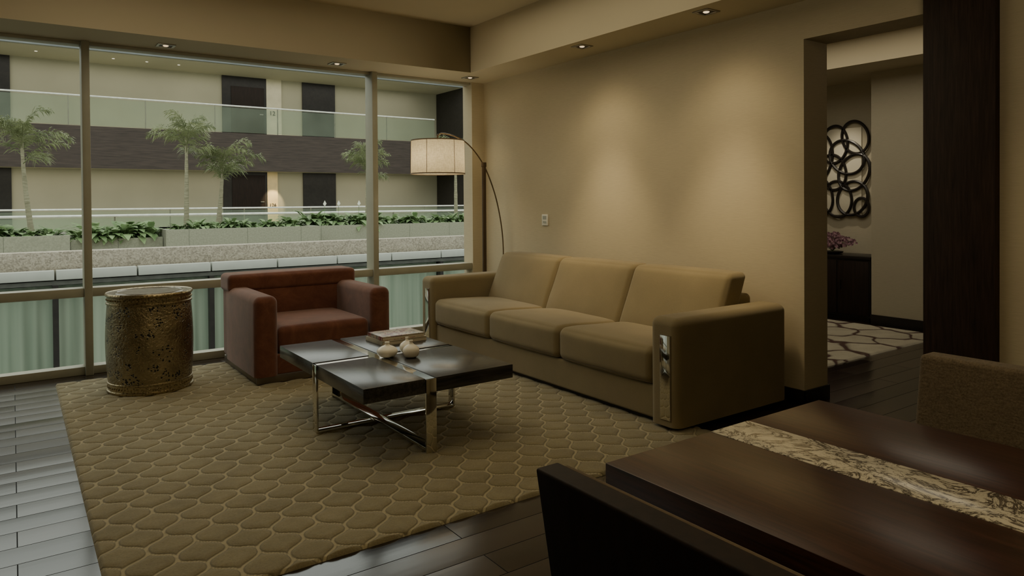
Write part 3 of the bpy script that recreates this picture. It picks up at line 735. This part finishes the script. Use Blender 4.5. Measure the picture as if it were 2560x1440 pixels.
part('fascia_panel', bx(NB(), -14, 26, 28.95, 29.08, 2.55, 4.03), 'ewood', OB, 'dark timber fascia')
part('roof_slab', bx(NB(), -14, 26, 28.55, 31.2, 6.6, 6.75), 'ewall', OB)
part('upper_fascia', bx(NB(), -14, 26, 28.45, 28.55, 6.62, 7.6), 'eblue', OB)
for zz in (6.80, 6.98, 7.2): part('fascia_rib', bx(NB(), -14, 26, 28.42, 28.45, zz, zz+.03), 'edark', OB)
M['litlow'] = plain('lit_gold_stone', (.85, .66, .36), .6, var=.15, nscale=2)  # warm light of the niche is put into this brighter stone colour
for (x0_, x1_) in ((-1.3, .0), (7.18, 8.98), (10.55, 12.05)):
    for (z0_, z1_) in ((.31, 2.60), (4.03, 6.6)):
        dd = part('door', bx(NB(), x0_, x1_, 30.93, 31.0, z0_, z1_), 'edark', OB)
        if 7 < x0_ < 8:
            part('door_leaf', bx(NB(), x0_+.35, x1_-.1, 30.90, 30.93, z0_+.02, z0_+2.15, .005), 'dwoodz', dd); part('handle', bx(NB(), x1_-.3, x1_-.15, 30.86, 30.90, z0_+1.0, z0_+1.04), 'steel', dd)
part('lit_panel', bx(NB(), 8.98, 9.42, 30.92, 31.0, .31, 2.6), 'litlow', OB)
part('stone_panel', bx(NB(), 8.98, 9.62, 30.92, 31.0, 4.03, 6.6), 'elite', OB)
part('side_column', bx(NB(), 17.3, 23, 26.5, 30.95, .31, 6.6), 'edark', OB)
def txt(s, x, y, z, size, mat):
    cu = bpy.data.curves.new('t', 'FONT'); cu.body = s; cu.size = size; cu.extrude = .004; cu.align_x = 'CENTER'
    ob = bpy.data.objects.new('t', cu); C.objects.link(ob); dg = bpy.context.evaluated_depsgraph_get(); me = bpy.data.meshes.new_from_object(ob.evaluated_get(dg)); bpy.data.objects.remove(ob)
    b = NB(); b.from_mesh(me); bmesh.ops.transform(b, matrix=Matrix.Translation((x, y, z)) @ Matrix.Rotation(PI/2, 4, 'X'), verts=b.verts[:]); part('room_number', b, mat, OB)
txt('12', 9.22, 30.90, 5.05, .26, 'edark'); txt('126', 9.2, 30.90, 1.12, .2, 'edark')
dl = tag(part('corridor_downlight', lathe(NB(), [(0, 6.590), (.045, 6.590), (.045, 6.6)], 0, 0, 12), 'extbulb'), 'tiny round downlight in the upper corridor ceiling', 'ceiling light', 'upper corridor downlights')
for k, xx in enumerate((.75, 3.1, 4.2, 5.3)):
    o = dl if k == 0 else dl.copy()
    if k: C.objects.link(o)
    o.location = (xx, 29.6, 0)
area(6, 30.0, 2.58, 20, .8, 100, (1, .96, .82)); area(6, 29.9, 6.55, 20, 1.2, 120, (1, .98, .87))
spot(9.2, 29.6, 2.5, 220, 34, 0, 1.1, (1, .78, .42), blend=.5)

# ------------------------------------------------------------------ LIGHT
W = bpy.data.worlds.new('World'); bpy.context.scene.world = W; W.use_nodes = True
nt = W.node_tree; bg = nt.nodes['Background']; tc = nt.nodes.new('ShaderNodeTexCoord'); sx_ = nt.nodes.new('ShaderNodeSeparateXYZ'); rp = nt.nodes.new('ShaderNodeValToRGB')
nt.links.new(tc.outputs['Generated'], sx_.inputs[0]); nt.links.new(sx_.outputs[2], rp.inputs[0]); nt.links.new(rp.outputs[0], bg.inputs[0])
e = rp.color_ramp.elements; e[0].position = .22; e[0].color = (.20, .22, .19, 1); e[1].position = .44; e[1].color = (.94, 1.0, .90, 1)
bg.inputs[1].default_value = 2.1
area(1.7, 3.8, 2.84, 3.0, 2.6, 28, (1, .87, .61))  # added soft fill under the ceiling, no fixture modelled
area(1.6, .2, 2.84, 1.0, 1.0, 3, (1, .85, .6))  # added weak fill above the dining table, no fixture modelled
area(.3, -.9, 2.0, 1.8, 1.4, 32, (1, .87, .62), (.1, .35, 1))  # added unseen uplight with no fixture, brightens ceiling and upper walls

# ------------------------------------------------------------------ CAMERA
cam = bpy.data.cameras.new('Camera'); co = bpy.data.objects.new('Camera', cam); C.objects.link(co)
f = 1770; cam.sensor_width = 36; cam.lens = 36*f/2560; cam.shift_y = -194/2560; cam.clip_start = .05; cam.clip_end = 200
yaw = math.atan(1250/1770); pit = .0121; rho = .0074
fw = Vector((math.sin(yaw)*math.cos(pit), math.cos(yaw)*math.cos(pit), -math.sin(pit))); rt = Vector((math.cos(yaw), -math.sin(yaw), 0)); up = rt.cross(fw)
r2 = rt*math.cos(rho) - up*math.sin(rho); u2 = up*math.cos(rho) + rt*math.sin(rho)
m = Matrix((r2, u2, -fw)).transposed().to_4x4(); m.translation = (0, 0, 1.25); co.matrix_world = m
bpy.context.scene.camera = co
